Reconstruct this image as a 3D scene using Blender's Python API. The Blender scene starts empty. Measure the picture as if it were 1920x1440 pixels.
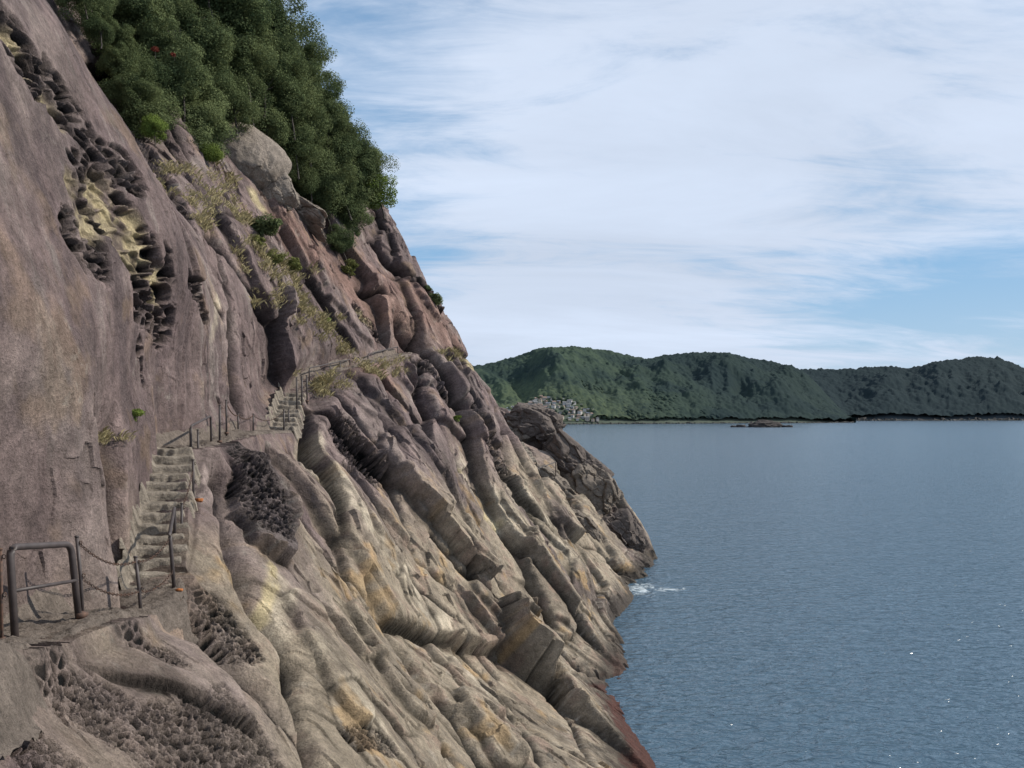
import bpy, math, random, bmesh, time
import numpy as np
from mathutils import Vector
T0=time.time()
def tick(s): print('TICK',s,round(time.time()-T0,1))
random.seed(5)
rng = np.random.default_rng(3)
F=1450.0; HOR=778.0; SEA=-13.0
C=bpy.data.collections.new('scene'); bpy.context.scene.collection.children.link(C)
def P(px,py,d): return ((px-960)/F*d, d, -(py-HOR)/F*d)

# ------------------------------------------------------------------ helpers
def tag(o,label=None,cat=None,group=None,kind=None):
    if label: o['label']=label
    if cat: o['category']=cat
    if group: o['group']=group
    if kind: o['kind']=kind
    return o
def npmesh(name,v,f,mat,smooth=True):
    v=np.asarray(v,dtype=np.float32).reshape(-1,3); f=np.asarray(f,dtype=np.int32)
    k=f.shape[1]; n=len(f)
    me=bpy.data.meshes.new(name)
    me.vertices.add(len(v)); me.vertices.foreach_set('co',v.ravel())
    me.loops.add(n*k); me.loops.foreach_set('vertex_index',f.ravel())
    me.polygons.add(n); me.polygons.foreach_set('loop_start',np.arange(0,n*k,k,dtype=np.int32))
    me.update(calc_edges=True)
    me.polygons.foreach_set('use_smooth',np.full(n,smooth))
    me.materials.append(mat)
    return me
def link(name,me,parent=None,loc=(0,0,0)):
    o=bpy.data.objects.new(name,me); C.objects.link(o); o.location=loc
    if parent: o.parent=parent
    return o
def pymesh(name,v,f,mat,smooth=False):
    me=bpy.data.meshes.new(name); me.from_pydata([tuple(map(float,a)) for a in v],[],f); me.update()
    for p in me.polygons: p.use_smooth=smooth
    me.materials.append(mat); return me
def empty(name,loc=(0,0,0)):
    o=bpy.data.objects.new(name,None); C.objects.link(o); o.location=loc; o.empty_display_size=.2; return o

T=(rng.random((64,64,64))*2-1).astype(np.float32)
def vn(x,y,z):
    xi=np.floor(x).astype(np.int32); yi=np.floor(y).astype(np.int32); zi=np.floor(z).astype(np.int32)
    fx=(x-xi).astype(np.float32); fy=(y-yi).astype(np.float32); fz=(z-zi).astype(np.float32)
    fx=fx*fx*(3-2*fx); fy=fy*fy*(3-2*fy); fz=fz*fz*(3-2*fz)
    x0=xi&63; x1=(xi+1)&63; y0=yi&63; y1=(yi+1)&63; z0=zi&63; z1=(zi+1)&63
    a=T[x0,y0,z0]*(1-fx)+T[x1,y0,z0]*fx; b=T[x0,y1,z0]*(1-fx)+T[x1,y1,z0]*fx
    c=T[x0,y0,z1]*(1-fx)+T[x1,y0,z1]*fx; d=T[x0,y1,z1]*(1-fx)+T[x1,y1,z1]*fx
    return (a*(1-fy)+b*fy)*(1-fz)+(c*(1-fy)+d*fy)*fz
def fbm(p,scale,octv=4,gain=.5,seed=0,ridge=False):
    x=p[:,0]*scale+seed*7.3; y=p[:,1]*scale+seed*3.1; z=p[:,2]*scale+seed*5.7
    out=0; a=1.0; tot=0
    for i in range(octv):
        n=vn(x,y,z)
        if ridge: n=1-2*np.abs(n)
        out=out+a*n; tot+=a; a*=gain
        x,y,z=(.80*x+.60*y)*2.03+11.3,(-.60*x+.80*y)*2.03+4.7,(z*2.03+.3*x)+9.1
    return out/tot
def voro(p,scale,seed=0,ids=False,facet=False):
    q=(p*scale+seed*13.7).astype(np.float32); qi=np.floor(q).astype(np.int32); fr=q-qi
    f1=np.full(len(p),9.,dtype=np.float32); f2=f1.copy(); cid=np.zeros(len(p),np.float32)
    if facet: code=np.zeros(len(p),np.int32); vx=cid.copy(); vy=cid.copy(); vz=cid.copy()
    for i in (-1,0,1):
        for j in (-1,0,1):
            for k in (-1,0,1):
                a=(qi[:,0]+i)&63; b=(qi[:,1]+j)&63; c=(qi[:,2]+k)&63
                r0=T[a,b,c]
                dx=r0*.45+(.5+i)-fr[:,0]; dy=T[b,c,a]*.45+(.5+j)-fr[:,1]; dz=T[c,a,b]*.45+(.5+k)-fr[:,2]
                d=np.sqrt(dx*dx+dy*dy+dz*dz)
                m=d<f1; f2=np.where(m,f1,np.minimum(f2,d)); f1=np.where(m,d,f1)
                if ids: cid=np.where(m,r0,cid)
                if facet:
                    code=np.where(m,a*4096+b*64+c,code); vx=np.where(m,dx,vx); vy=np.where(m,dy,vy); vz=np.where(m,dz,vz)
    if facet:
        a=code//4096; b=(code//64)&63; c=code&63
        h=T[a,b,c]*.55; til=T[(a+9)&63,b,c]*vx+T[a,(b+9)&63,c]*vy+T[a,b,(c+9)&63]*vz
        return f1,f2,h+til*1.3
    return (f1,f2,cid) if ids else (f1,f2)
def ss(a,b,x):
    t=np.clip((x-a)/(b-a),0,1); return t*t*(3-2*t)

# ------------------------------------------------------------------ materials
def newmat(name):
    m=bpy.data.materials.new(name); m.use_nodes=True
    nt=m.node_tree; b=nt.nodes['Principled BSDF']; return m,nt,b
def N(nt,t,**k):
    n=nt.nodes.new(t)
    for a,b in k.items():
        if a in n.inputs.keys(): n.inputs[a].default_value=b
        else: setattr(n,a,b)
    return n
def simple(name,col,rough=.7,var=.25,scale=3.,bump=.0,metal=0.,col2=None):
    m,nt,b=newmat(name)
    tc=N(nt,'ShaderNodeTexCoord'); no=N(nt,'ShaderNodeTexNoise',Scale=scale,Detail=4.)
    nt.links.new(tc.outputs['Object'],no.inputs['Vector'])
    r=N(nt,'ShaderNodeValToRGB')
    c2=col2 or tuple(c*(1-var) for c in col)
    r.color_ramp.elements[0].position=.35; r.color_ramp.elements[1].position=.65
    r.color_ramp.elements[0].color=(*c2,1); r.color_ramp.elements[1].color=(*[min(1,c*(1+var*.5)) for c in col],1)
    nt.links.new(no.outputs['Fac'],r.inputs['Fac']); nt.links.new(r.outputs['Color'],b.inputs['Base Color'])
    b.inputs['Roughness'].default_value=rough; b.inputs['Metallic'].default_value=metal
    if bump>0:
        bp=N(nt,'ShaderNodeBump',Strength=.6,Distance=bump); nt.links.new(no.outputs['Fac'],bp.inputs['Height']); nt.links.new(bp.outputs['Normal'],b.inputs['Normal'])
    return m
def rockmat(name,attr=True,col=(.2,.16,.14)):
    m,nt,b=newmat(name); L=nt.links.new
    tc=N(nt,'ShaderNodeTexCoord')
    if attr:
        a=N(nt,'ShaderNodeAttribute',attribute_name='Col'); colout=a.outputs['Color']
    else:
        a=N(nt,'ShaderNodeRGB'); a.outputs[0].default_value=(*col,1); colout=a.outputs[0]
    n1=N(nt,'ShaderNodeTexNoise',Scale=3.1,Detail=7.,Roughness=.76); n2=N(nt,'ShaderNodeTexNoise',Scale=19.,Detail=4.,Roughness=.75)
    L(tc.outputs['Object'],n1.inputs['Vector']); L(tc.outputs['Object'],n2.inputs['Vector'])
    def rng_(src,lo,hi,a0=.3,a1=.7):
        r=N(nt,'ShaderNodeMapRange'); r.inputs['From Min'].default_value=a0; r.inputs['From Max'].default_value=a1
        r.inputs['To Min'].default_value=lo; r.inputs['To Max'].default_value=hi; L(src,r.inputs['Value']); return r.outputs['Result']
    m1=N(nt,'ShaderNodeMath',operation='MULTIPLY'); L(rng_(n1.outputs['Fac'],.58,1.42),m1.inputs[0]); L(rng_(n2.outputs['Fac'],.68,1.32),m1.inputs[1])
    vm=N(nt,'ShaderNodeVectorMath',operation='SCALE'); L(colout,vm.inputs[0]); L(m1.outputs[0],vm.inputs['Scale'])
    L(vm.outputs['Vector'],b.inputs['Base Color'])
    b.inputs['Roughness'].default_value=.9; b.inputs['Specular IOR Level'].default_value=.2
    b1=N(nt,'ShaderNodeBump',Strength=1.,Distance=.13); L(n1.outputs['Fac'],b1.inputs['Height'])
    b3=N(nt,'ShaderNodeBump',Strength=1.,Distance=.035); L(n2.outputs['Fac'],b3.inputs['Height']); L(b1.outputs['Normal'],b3.inputs['Normal'])
    L(b3.outputs['Normal'],b.inputs['Normal'])
    return m
def leafmat(name,c1,c2,tr_=.2):
    m,nt,b=newmat(name); L=nt.links.new
    g=N(nt,'ShaderNodeNewGeometry'); oi=N(nt,'ShaderNodeObjectInfo')
    no=N(nt,'ShaderNodeTexNoise',Scale=.55,Detail=3.); L(g.outputs['Position'],no.inputs['Vector'])
    ad=N(nt,'ShaderNodeMath',operation='ADD'); 
    s1=N(nt,'ShaderNodeMath',operation='MULTIPLY'); s1.inputs[1].default_value=.36; L(g.outputs['Random Per Island'],s1.inputs[0])
    s2=N(nt,'ShaderNodeMath',operation='MULTIPLY'); s2.inputs[1].default_value=.16; L(oi.outputs['Random'],s2.inputs[0])
    L(s1.outputs[0],ad.inputs[0]); L(s2.outputs[0],ad.inputs[1])
    mr=N(nt,'ShaderNodeMapRange'); mr.inputs['From Min'].default_value=.35; mr.inputs['From Max'].default_value=.68; mr.inputs['To Max'].default_value=.48; L(no.outputs['Fac'],mr.inputs['Value'])
    a2=N(nt,'ShaderNodeMath',operation='ADD'); L(ad.outputs[0],a2.inputs[0]); L(mr.outputs[0],a2.inputs[1])
    r=N(nt,'ShaderNodeValToRGB'); r.color_ramp.elements[0].color=(*c1,1); r.color_ramp.elements[1].color=(*c2,1)
    L(a2.outputs[0],r.inputs['Fac']); 
    df=N(nt,'ShaderNodeBsdfDiffuse'); L(r.outputs['Color'],df.inputs['Color'])
    tr=N(nt,'ShaderNodeBsdfTranslucent'); L(r.outputs['Color'],tr.inputs['Color'])
    mx=N(nt,'ShaderNodeMixShader'); mx.inputs[0].default_value=tr_
    L(df.outputs[0],mx.inputs[1]); L(tr.outputs[0],mx.inputs[2]); L(mx.outputs[0],nt.nodes['Material Output'].inputs['Surface'])
    return m
M_rock=rockmat('cliff_rock'); M_boulder=rockmat('boulder_rock',False,(.265,.225,.190)); M_step=rockmat('step_rock',False,(.275,.238,.195)); M_path=rockmat('path_rock',False,(.175,.145,.122))
M_head=rockmat('headland_rock',False,(.128,.106,.094)); M_headp=rockmat('headland_pale_rock',False,(.185,.155,.127))
M_shore=rockmat('shore_rock',False,(.085,.078,.070)); M_isl=rockmat('islet_rock',False,(.06,.052,.048))
M_leafD=leafmat('leaf_dark',(.045,.072,.036),(.215,.250,.115),.25); M_leafL=leafmat('leaf_light',(.10,.15,.035),(.24,.30,.08))
M_leafR=leafmat('leaf_red',(.12,.04,.03),(.30,.07,.05)); M_grass=leafmat('dry_grass',(.20,.17,.085),(.42,.36,.21))
M_leafO=leafmat('leaf_olive',(.09,.11,.035),(.26,.26,.10))
M_bark=simple('bark',(.055,.047,.040),.9,.4,8,.02)
M_pipe=simple('brown_painted_pipe',(.060,.048,.046),.55,.3,6,.003); M_rust=simple('rusty_steel',(.11,.06,.04),.8,.4,15,.004,col2=(.045,.032,.028))
M_orange=simple('orange_rust',(.36,.125,.035),.85,.5,20,.01)

# ------------------------------------------------------------------ cliff base surface
ctrl=[ # px,py,depth
(0,1440,5.5),(300,1440,7.5),(430,1440,9),(560,1440,11),(700,1440,13.5),(850,1440,17),(1000,1440,21),(1105,1440,24.5),(1215,1440,28.5),
(0,1250,7.2),(150,1300,8),(150,1230,9),(300,1250,10),(400,1250,11.5),(500,1200,14.5),(350,1120,13.8),(450,1050,17),(550,1050,19.5),(650,1250,17),(550,1320,13),
(0,1000,8.7),(0,700,9.3),(0,400,10.5),(0,0,13),(50,0,14.5),(85,0,17),(150,900,11),(200,1000,12.6),(200,700,13.2),(100,500,12.0),(100,200,14.2),(250,900,14.4),(250,400,16.8),(185,200,17.0),(215,210,19.5),
(260,750,15.6),(350,760,19.5),(320,600,18.0),(330,420,19.5),(380,560,21.5),(430,700,24),
(30,1200,9.1),(150,1160,10.6),(265,1150,12.5),(290,1090,13.6),(325,840,18.2),(380,835,20),(450,808,24),(530,808,28),(550,740,31),(600,700,34),(650,690,37),(740,668,43),(820,665,49),
(315,330,26),(360,400,26),(400,500,26),(460,600,27),(520,700,30),(560,620,33),(500,480,32),(440,380,33),(380,320,31),(330,260,30),(600,450,42),(560,380,41),(700,470,48),(748,430,52),(806,555,53),(860,610,54),(890,670,55),(940,755,56),(910,700,55),
(740,560,46),(660,580,41),(640,640,38),(480,350,36),
(620,740,33),(700,800,34.5),(800,720,43),(800,850,38),(900,800,47),(955,900,49),(900,950,42),(1005,950,50),(1055,1000,48),(1105,1050,47),(1105,1130,43),(1000,1100,39),(1055,1200,37),(1002,1250,32),(900,1100,33),(850,1250,25),(980,1350,25.5),(750,1150,25),(700,1000,27),(600,900,25),(500,850,23),(450,900,20),(600,1150,18.5),
(1058,850,72),(1120,905,70),(1172,985,69),(1226,1064,66),(985,800,76),(1030,805,76),(955,845,66),(1000,910,61),(1080,940,60),(1140,1060,58),(1192,1120,55.1),(1145,1170,48.1),(1172,1262,38.9),(1152,1300,36.1),(1172,1360,32.4),
(985,870,66),(940,850,60)]
pts=[P(*c) for c in ctrl]
pts+=[(5.5,20,-13),(5.6,14,-13),(-4.5,4,0),(-4.8,4,2.5),(-2.6,4,-2.8),(-4.2,6,-2),(-6.3,6,4),
 (-3,72,-.2),(-2.5,80,-.2),(-4,76,2),(-9,75,6),(-14,75,13),(-1.6,62,.0),(-2.4,59,.9),(-4.4,62,4),(-8,62,9),(-12,62,16),(3,84,-6),(6,84,-13),(-8,95,-13),(-12,95,0),(-18,92,14),
 (-17,35,18),(-15.5,45,20),(-9.8,50,15),(-13.5,55,21),(-15.8,25,14),(-15,20.5,12.5),(-14,17.5,12.5),(-12.9,23,8.9),(-14.4,22.5,11.5),(-20,38,26),(-18.5,30,20),(-12.8,45,16),(-15,38,14.5),
 (-13.6,26,9.7),(-15.2,27.5,11.5),(-16.6,29,14.2),(-14.9,24,11.6)]
pts=np.array(pts,dtype=np.float64)
cu=np.log(pts[:,1]); ct=pts[:,2]/pts[:,1]; cx=pts[:,0]/pts[:,1]
def ker(r2): return .5*r2*np.log(r2+1e-12)
n=len(pts); K=ker((cu[:,None]-cu)**2+(ct[:,None]-ct)**2)+np.eye(n)*6e-4
Q=np.c_[np.ones(n),cu,ct]; A=np.block([[K,Q],[Q.T,np.zeros((3,3))]])
W=np.linalg.solve(A,np.r_[cx,np.zeros(3)])
def G(u,t):
    u=np.asarray(u,float); t=np.asarray(t,float); sh=u.shape; u=u.ravel(); t=t.ravel(); out=np.empty(len(u))
    for i in range(0,len(u),60000):
        a=u[i:i+60000]; b=t[i:i+60000]
        out[i:i+60000]=ker((a[:,None]-cu)**2+(b[:,None]-ct)**2).dot(W[:n])+W[n]+W[n+1]*a+W[n+2]*b
    return out.reshape(sh)
path=np.array([P(*c) for c in [(-420,1290,4.5),(-120,1225,6.5),(30,1200,9.1),(150,1162,10.6),(265,1150,12.4),(292,1090,13.6),(325,842,18.2),(385,836,20),(455,812,24),(530,810,28),(552,742,31.5),(600,702,34),(650,690,37),(740,668,43),(765,662,46)]])
def pathxz(Y): return np.interp(Y,path[:,1],path[:,0]),np.interp(Y,path[:,1],path[:,2])
U0,U1=math.log(3.2),math.log(95)
def hit(px,py):
    u=np.linspace(U0,U1,900); t=-(py-HOR)/F
    g=G(u,np.full(900,t)); k=np.where(g>=(px-960)/F)[0]
    if len(k)==0: return None
    d=math.exp(u[k[0]]); return np.array(P(px,py,d))

NU,NT=2650,780
u=np.linspace(U0,U1,NU); Yc=np.exp(u)
tmin=np.maximum(-.56,-14.2/Yc); tmax=np.minimum(.60,27/Yc)
s=np.linspace(0,1,NT)
tt=tmin[:,None]+(tmax-tmin)[:,None]*s[None,:]; uu=np.repeat(u[:,None],NT,1)
ku=np.arange(0,NU,7); 
if ku[-1]!=NU-1: ku=np.r_[ku,NU-1]
ks=np.arange(0,NT,4); 
if ks[-1]!=NT-1: ks=np.r_[ks,NT-1]
gs=G(uu[np.ix_(ku,ks)],tt[np.ix_(ku,ks)])
def cub(x0,y0,x):
    m=np.gradient(y0,x0,axis=0); i=np.clip(np.searchsorted(x0,x,side='right')-1,0,len(x0)-2); h=(x0[i+1]-x0[i]).astype(float); k=((x-x0[i])/h)[:,None]; h=h[:,None]
    return (2*k**3-3*k**2+1)*y0[i]+(k**3-2*k**2+k)*h*m[i]+(-2*k**3+3*k**2)*y0[i+1]+(k**3-k**2)*h*m[i+1]
g=cub(ku.astype(float),gs,np.arange(NU).astype(float)); g=cub(ks.astype(float),g.T,np.arange(NT).astype(float)).T
tick('surface')
Y=np.exp(uu); X=g*Y; Z=tt*Y
base=np.stack([X,Y,Z],-1)
du=np.gradient(base,axis=0); dt=np.gradient(base,axis=1)
nr=np.cross(du,dt); nr/=np.linalg.norm(nr,axis=-1,keepdims=True)+1e-9
if nr[...,0].mean()<0: nr=-nr
px_,pz_=pathxz(Y); sY=Z-pz_; w=.50+.16*vn(Y*.9,Y*0,Y*0)+.08*vn(Y*3,Y*0+4,Y*0); on=ss(3.8,4.6,Y)*(1-ss(45.5,47,Y))
Xin=px_-w-.10*np.clip(sY,0,9)-0.15*np.clip(sY-1.6,0,9); Xout=px_+w+.45*np.clip(-sY,0,9)
X2=np.where(sY>0,np.minimum(X,X+(Xin-X)*(1-ss(.8,5.0,sY))),np.maximum(X,X+(Xout-X)*(1-ss(.8,2.2,-sY))))
X=X+(X2-X)*on; base[...,0]=X
pv=base.reshape(-1,3).astype(np.float32); nv=nr.reshape(-1,3).astype(np.float32); Yf=pv[:,1]; Zf=pv[:,2]
pathd=np.hypot(pv[:,0]-pathxz(Yf)[0],Zf-pathxz(Yf)[1])+1e3*(1-on.reshape(-1))
calm=ss(.52,1.3,pathd)
def segfield(poly3,rad,mx):
    lo=poly3.min(0)-mx; hi=poly3.max(0)+mx
    i0,i1=np.searchsorted(Yc,[lo[1],hi[1]]); off=i0*NT; sub=pv[off:i1*NT]
    idx=off+np.where((sub[:,0]>lo[0])&(sub[:,0]<hi[0])&(sub[:,2]>lo[2])&(sub[:,2]<hi[2]))[0]
    if len(idx)==0: return idx,None,None,None
    q=pv[idx]; best=np.full(len(idx),1e9); side=np.zeros(len(idx)); R=np.ones(len(idx))
    if len(poly3)==1:
        return idx,np.linalg.norm(q-poly3[0],axis=1),side,R*rad[0]
    for i in range(len(poly3)-1):
        a=poly3[i]; b=poly3[i+1]; ab=b-a; k=np.clip((q-a).dot(ab)/ab.dot(ab),0,1)
        e=q-(a+k[:,None]*ab); d=np.linalg.norm(e,axis=1); m=d<best
        best[m]=d[m]; R[m]=(rad[i]+(rad[i+1]-rad[i])*k)[m]
        sd=np.einsum('ij,ij->i',np.cross(ab[None,:],e),nv[idx]); side[m]=np.sign(sd)[m]
    return idx,best,side,R
def world(poly,r):
    h=[hit(*p) for p in poly]; h=[x for x in h if x is not None]
    if not h: return None,None
    h=np.array(h); return h,r*h[:,1]/F
warp=fbm(pv,.9,3,seed=2); warp2=fbm(pv,3.5,2,seed=5)
def mask(items,soft=.5,wa=.6):
    m=np.zeros(len(pv),dtype=np.float32)
    for poly,r in items:
        h,R=world(poly,r)
        if h is None: continue
        idx,d,sd,rr=segfield(h,R,R.max()*2.2)
        if len(idx)==0: continue
        dd=d/rr+warp[idx]*wa+warp2[idx]*.25
        m[idx]=np.maximum(m[idx],1-ss(1-soft,1+soft*.3,dd))
    return m
def blur(a,r,ax):
    c=np.cumsum(np.insert(a.astype(np.float64),0,0,axis=ax),axis=ax); n_=a.shape[ax]; i=np.arange(n_); hi=np.minimum(i+r+1,n_); lo=np.maximum(i-r,0)
    sh=[1,1]; sh[ax]=-1
    return (np.take(c,hi,axis=ax)-np.take(c,lo,axis=ax))/(hi-lo).reshape(sh)
# --- coarse relief: broad planar slabs split by sharp joints
loc=np.clip(Yf/26,.30,1.5)
wn=np.array([-.276,-.92,.276],dtype=np.float32)
nearwall=1-(1-ss(18,25,Yf))*ss(-1,0.5,Zf)*.93
D=.20*loc*fbm(pv,.16,2,seed=1)*(.15+.85*nearwall)
wc=pv.dot(wn); cross=pv-wc[:,None]*wn
wq=wc+1.2*fbm(cross,.10,2,seed=4)+.04*warp
dip=np.array([.62,-.38,-.68],dtype=np.float32); dl=pv.dot(dip); third=pv.dot(np.array([.73,.0,.68],dtype=np.float32))
crack=np.zeros(len(pv),np.float32)
def terr(w,f,seed,cw,ca,tilt=.55,blend=.05,var=None,amp=1.):
    global crack
    q=w*f+seed*1.7; k=np.floor(q); fr=q-k; ki=k.astype(int)*7+seed
    v=var if var is not None else 1.
    def H(kk,ff): return T[kk&63,5,9]*.5+(ff-.45)*tilt*(.7+.6*T[kk&63,17,3])
    h=H(ki,fr); hn=H(ki+7,fr*0); b=ss(1-blend,1,fr); h=h+(hn-h)*b
    e=np.minimum(fr,1-fr)/f; keep=ss(-.25,.30,vn(dl*.22+ki*2.1,third*.15,dl*0+seed))
    c=np.exp(-(e/cw)**1.5)*keep
    crack=np.maximum(crack,c*amp*np.clip(v,0,1)*nearwall)
    return (h-ca*c)*v
below=1-ss(-1.5,6,Zf)*.40
nearfoot=.45+.55*ss(11,17,Yf)
foot_=.20+.80*ss(-13.2,-10.0,Zf)
brk=.6+.5*vn(dl*.10,third*.10,wc*.12)
headl=ss(52,60,Yf)
blk=mask([([(430,850),(455,930),(482,1035)],62)],.22,.3)
amp=np.clip(loc,.4,1.2)*below*nearwall*nearfoot*foot_*(1-.75*blk)
D+=amp*.80*terr(wq,.10,3,.12,.40,tilt=.8,blend=.025,var=brk+.2)
st=np.stack([dl*.20,wc*.33,third*.34],1)+.03*np.stack([warp,-warp,warp],1)
f1,f2,fh=voro(st,.42,2,facet=True); ed=np.exp(-((f2-f1)/.016))*ss(-.25,.15,vn(wc*.25,dl*.12,third*.16+9))
D+=amp*(.86*fh-.32*ed); crack=np.maximum(crack,.95*ed*nearwall)
st=np.stack([dl*.42,wc*.72,third*.66],1)+.05*np.stack([warp,-warp,warp],1)
patchy=.22+.78*ss(-.15,.35,vn(wc*.14+3,dl*.09,third*.12))
f1,f2,fh=voro(st,.70,7,facet=True); ed=np.exp(-((f2-f1)/.018))*ss(-.05,.35,vn(wc*.5,dl*.25,third*.3+2))
D+=amp*patchy*(.21*fh-.09*ed)*(1+.4*headl); crack=np.maximum(crack,.6*ed*patchy*nearwall)
tick('facets')
D*=(.12+.88*calm)
for poly,r_,hh in [([(430,850),(455,930),(482,1035)],54,.70),([(840,1240),(900,1310)],38,.30),([(880,1320),(950,1410)],42,.30),([(900,1120),(960,1190)],36,.35),([(700,740),(790,850)],42,.5),([(850,700),(915,790)],42,.55),([(1010,1030),(1060,1140)],36,.4),([(560,1180),(640,1320)],52,.20),([(600,520),(680,600)],44,.30),([(740,470),(790,560)],36,.4),([(420,420),(520,560)],34,.40),([(1090,920),(1150,1010),(1190,1070)],46,.4),([(760,690),(830,720)],34,.35),([(680,1180),(780,1330)],50,.25),([(700,870),(780,960)],44,.35)]:
    h,R=world(poly,r_*1.15)
    if h is None: continue
    idx,d,sd,rr=segfield(h,R,R.max()*1.9)
    if len(idx)==0: continue
    dd=d/rr+warp[idx]*.75+warp2[idx]*.12; m_=1-ss(.92,1.0,dd); D[idx]+=hh*m_*calm[idx]
    rim=np.exp(-((dd-1.03)/.05)**2)*ss(-.3,.2,warp[idx]+.3*sd); D[idx]-=.22*hh*rim*calm[idx]; crack[idx]=np.maximum(crack[idx],rim*.75)
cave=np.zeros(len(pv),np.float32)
groove=[([(385,850),(394,930),(426,1060),(480,1170)],15,125),([(480,1150),(500,1180),(540,1250),(552,1330),(592,1440)],11,80),([(258,640),(262,780)],4,14),
([(490,570),(570,650),(610,690)],6,26),([(600,730),(640,800),(700,900),(740,990),(770,1060),(850,1115),(940,1250)],6,42),([(500,830),(560,930),(640,1060),(700,1150)],4,16),
([(770,672),(800,760),(850,860),(940,990),(1010,1090)],10,54),([(840,930),(880,1000),(950,1090),(1050,1190)],9,52),([(960,1000),(1010,1080),(1060,1170)],7,40),([(650,715),(700,790),(725,860)],12,50),
([(1060,890),(1110,980),(1160,1060),(1200,1090)],10,44),([(1120,920),(1170,1010),(1220,1065)],7,32),([(800,1020),(900,1120),(1000,1220),(1100,1330)],7,42),([(750,1300),(830,1360),(870,1440)],8,46),
([(640,1180),(700,1235),(760,1300)],3,10),([(840,1300),(900,1380),(930,1440)],8,46),([(1000,1240),(1080,1350),(1110,1440)],6,32),([(1060,1190),(1110,1250),(1170,1270)],6,26),([(390,530),(432,590)],5,26),([(400,640),(396,695)],8,26),
([(690,538),(722,545)],8,44),([(762,618),(785,642)],18,68),([(700,460),(760,530),(795,560)],7,30),([(300,340),(420,470),(520,600),(560,680)],6,36),([(440,400),(560,520),(640,630)],5,24),([(880,900),(900,960)],8,34),
([(700,720),(760,830),(840,930)],8,42),([(985,850),(1010,900)],9,30),([(130,440),(160,500)],10,24),([(860,760),(920,860),(960,940)],8,44),([(755,650),(760,664)],9,50),
([(900,1250),(960,1330),(1010,1440)],6,32),([(850,1170),(930,1260),(1040,1400)],6,36),([(940,760),(960,860)],10,38),([(640,900),(720,1010),(760,1100),(850,1180)],5,30)]
for gi,(poly,wd,dp) in enumerate(groove):
    h,R=world(poly,wd)
    if h is None: continue
    dpw=dp*h[:,1].mean()/F*1.4
    idx,d,sd,rr=segfield(h,R,R.max()*8)
    if len(idx)==0: continue
    wob=rr*(1+.5*warp[idx]+.3*warp2[idx]); x=np.abs(d+rr*.5*warp2[idx]+rr*.5*warp[idx])/wob
    g_=np.exp(-(x**1.3)*1.1)
    if gi<2: D[idx]*=1-.7*np.exp(-(x/4)**2)*(sd>-2)
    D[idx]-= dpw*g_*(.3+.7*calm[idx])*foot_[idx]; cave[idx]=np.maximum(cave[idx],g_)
tick('grooves')
Dg=D.reshape(NU,NT); D=(.15*Dg+.85*blur(blur(Dg,1,0),1,1)).reshape(-1).astype(np.float32)
dv=(pv+nv*D[:,None]).astype(np.float32)
dw=dv.dot(wn); dd_=dv.dot(dip); dt_=dv.dot(np.array([.73,.0,.68],dtype=np.float32))
nw2=fbm(dv,3.2,2,seed=5)
st=np.stack([dd_*.70,dw*1.1,dt_*1.0],1)+.04*np.stack([nw2,-nw2,nw2],1)
f1,f2,fh=voro(st,1.6,11,facet=True)
D+=calm*np.clip(loc,.35,1.1)*(.20+.80*nearwall)*.085*fh*ss(-.3,.3,warp)
D+=calm*.03*loc*fbm(dv,.75,3,.5,seed=9)*(.3+.7*nearwall)
D+=(.3+.7*calm)*(.032*np.clip(loc,.3,1)*fbm(dv,2.2,4,.66,seed=8)+.020*np.clip(loc,.3,1)*fbm(dv,3.0,3,.65,seed=18,ridge=True))
tick('fine')
yelP=[([(145,362),(170,412)],52),([(205,382),(245,452)],76),([(312,525),(320,565)],44),([(30,75),(50,110)],42),([(98,200),(112,225)],32),([(402,630),(385,700),(376,780)],14),([(490,1080),(492,1160)],18),([(870,885),(885,905)],14),([(915,955),(940,975)],15),([(475,372),(485,388)],24),([(680,590),(700,600)],18),([(850,670),(865,700)],13),([(262,420),(278,470)],32),([(300,345),(308,360)],22)]
yel=mask(yelP,.6)
bigP=[(p,r_*1.0) for p,r_ in yelP[:5]+yelP[12:14]]
big5=mask(bigP,.7)
tafU=[([(15,50),(70,140),(120,200),(165,265)],76),([(165,330),(230,420),(310,540)],92),([(150,60),(230,200),(300,330),(335,420)],36),([(130,430),(190,480)],50),([(270,560),(345,620)],50),([(280,650),(292,720)],30),([(640,860),(670,900)],44),([(900,800),(950,880)],46),([(680,590),(705,612)],30),([(800,700),(830,735)],34),([(1080,860),(1130,930)],44),([(360,520),(400,600)],24),([(180,280),(250,330)],46)]
tafL=[([(428,850),(450,935),(474,1010)],58),([(60,1230),(180,1300),(330,1390),(480,1410)],160),([(350,1150),(430,1230)],60),([(650,1390),(720,1400)],34),([(620,830),(660,900)],44),([(20,1330),(120,1420)],95),([(200,1190),(300,1230)],58)]
mU=mask(tafU,.30)*(1-.75*big5); mL=mask(tafL,.35,.5); mt=np.maximum(mU,mL)
idx=np.where(mt>.02)[0]
sub=pv[idx]*np.array([.8,.36,1.],dtype=np.float32)+.05*np.stack([warp2[idx],warp[idx],-warp2[idx]],1)
subL=pv[idx]*np.array([1.,.6,1.],dtype=np.float32)+.03*np.stack([warp2[idx],warp[idx],-warp2[idx]],1)
big=fbm(sub,.8,2,seed=12)*.5+.5
f1,f2=voro(sub,2.4,1); pit1=ss(.05,.22,f2-f1)
g1,g2=voro(sub,5.2,4); pit2=ss(.07,.30,g2-g1)
l1,l2=voro(subL,7.2,6); pitA=ss(.07,.27,l2-l1)
h1,h2=voro(subL,15.,9); pitB=ss(.08,.38,h2-h1)
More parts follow.
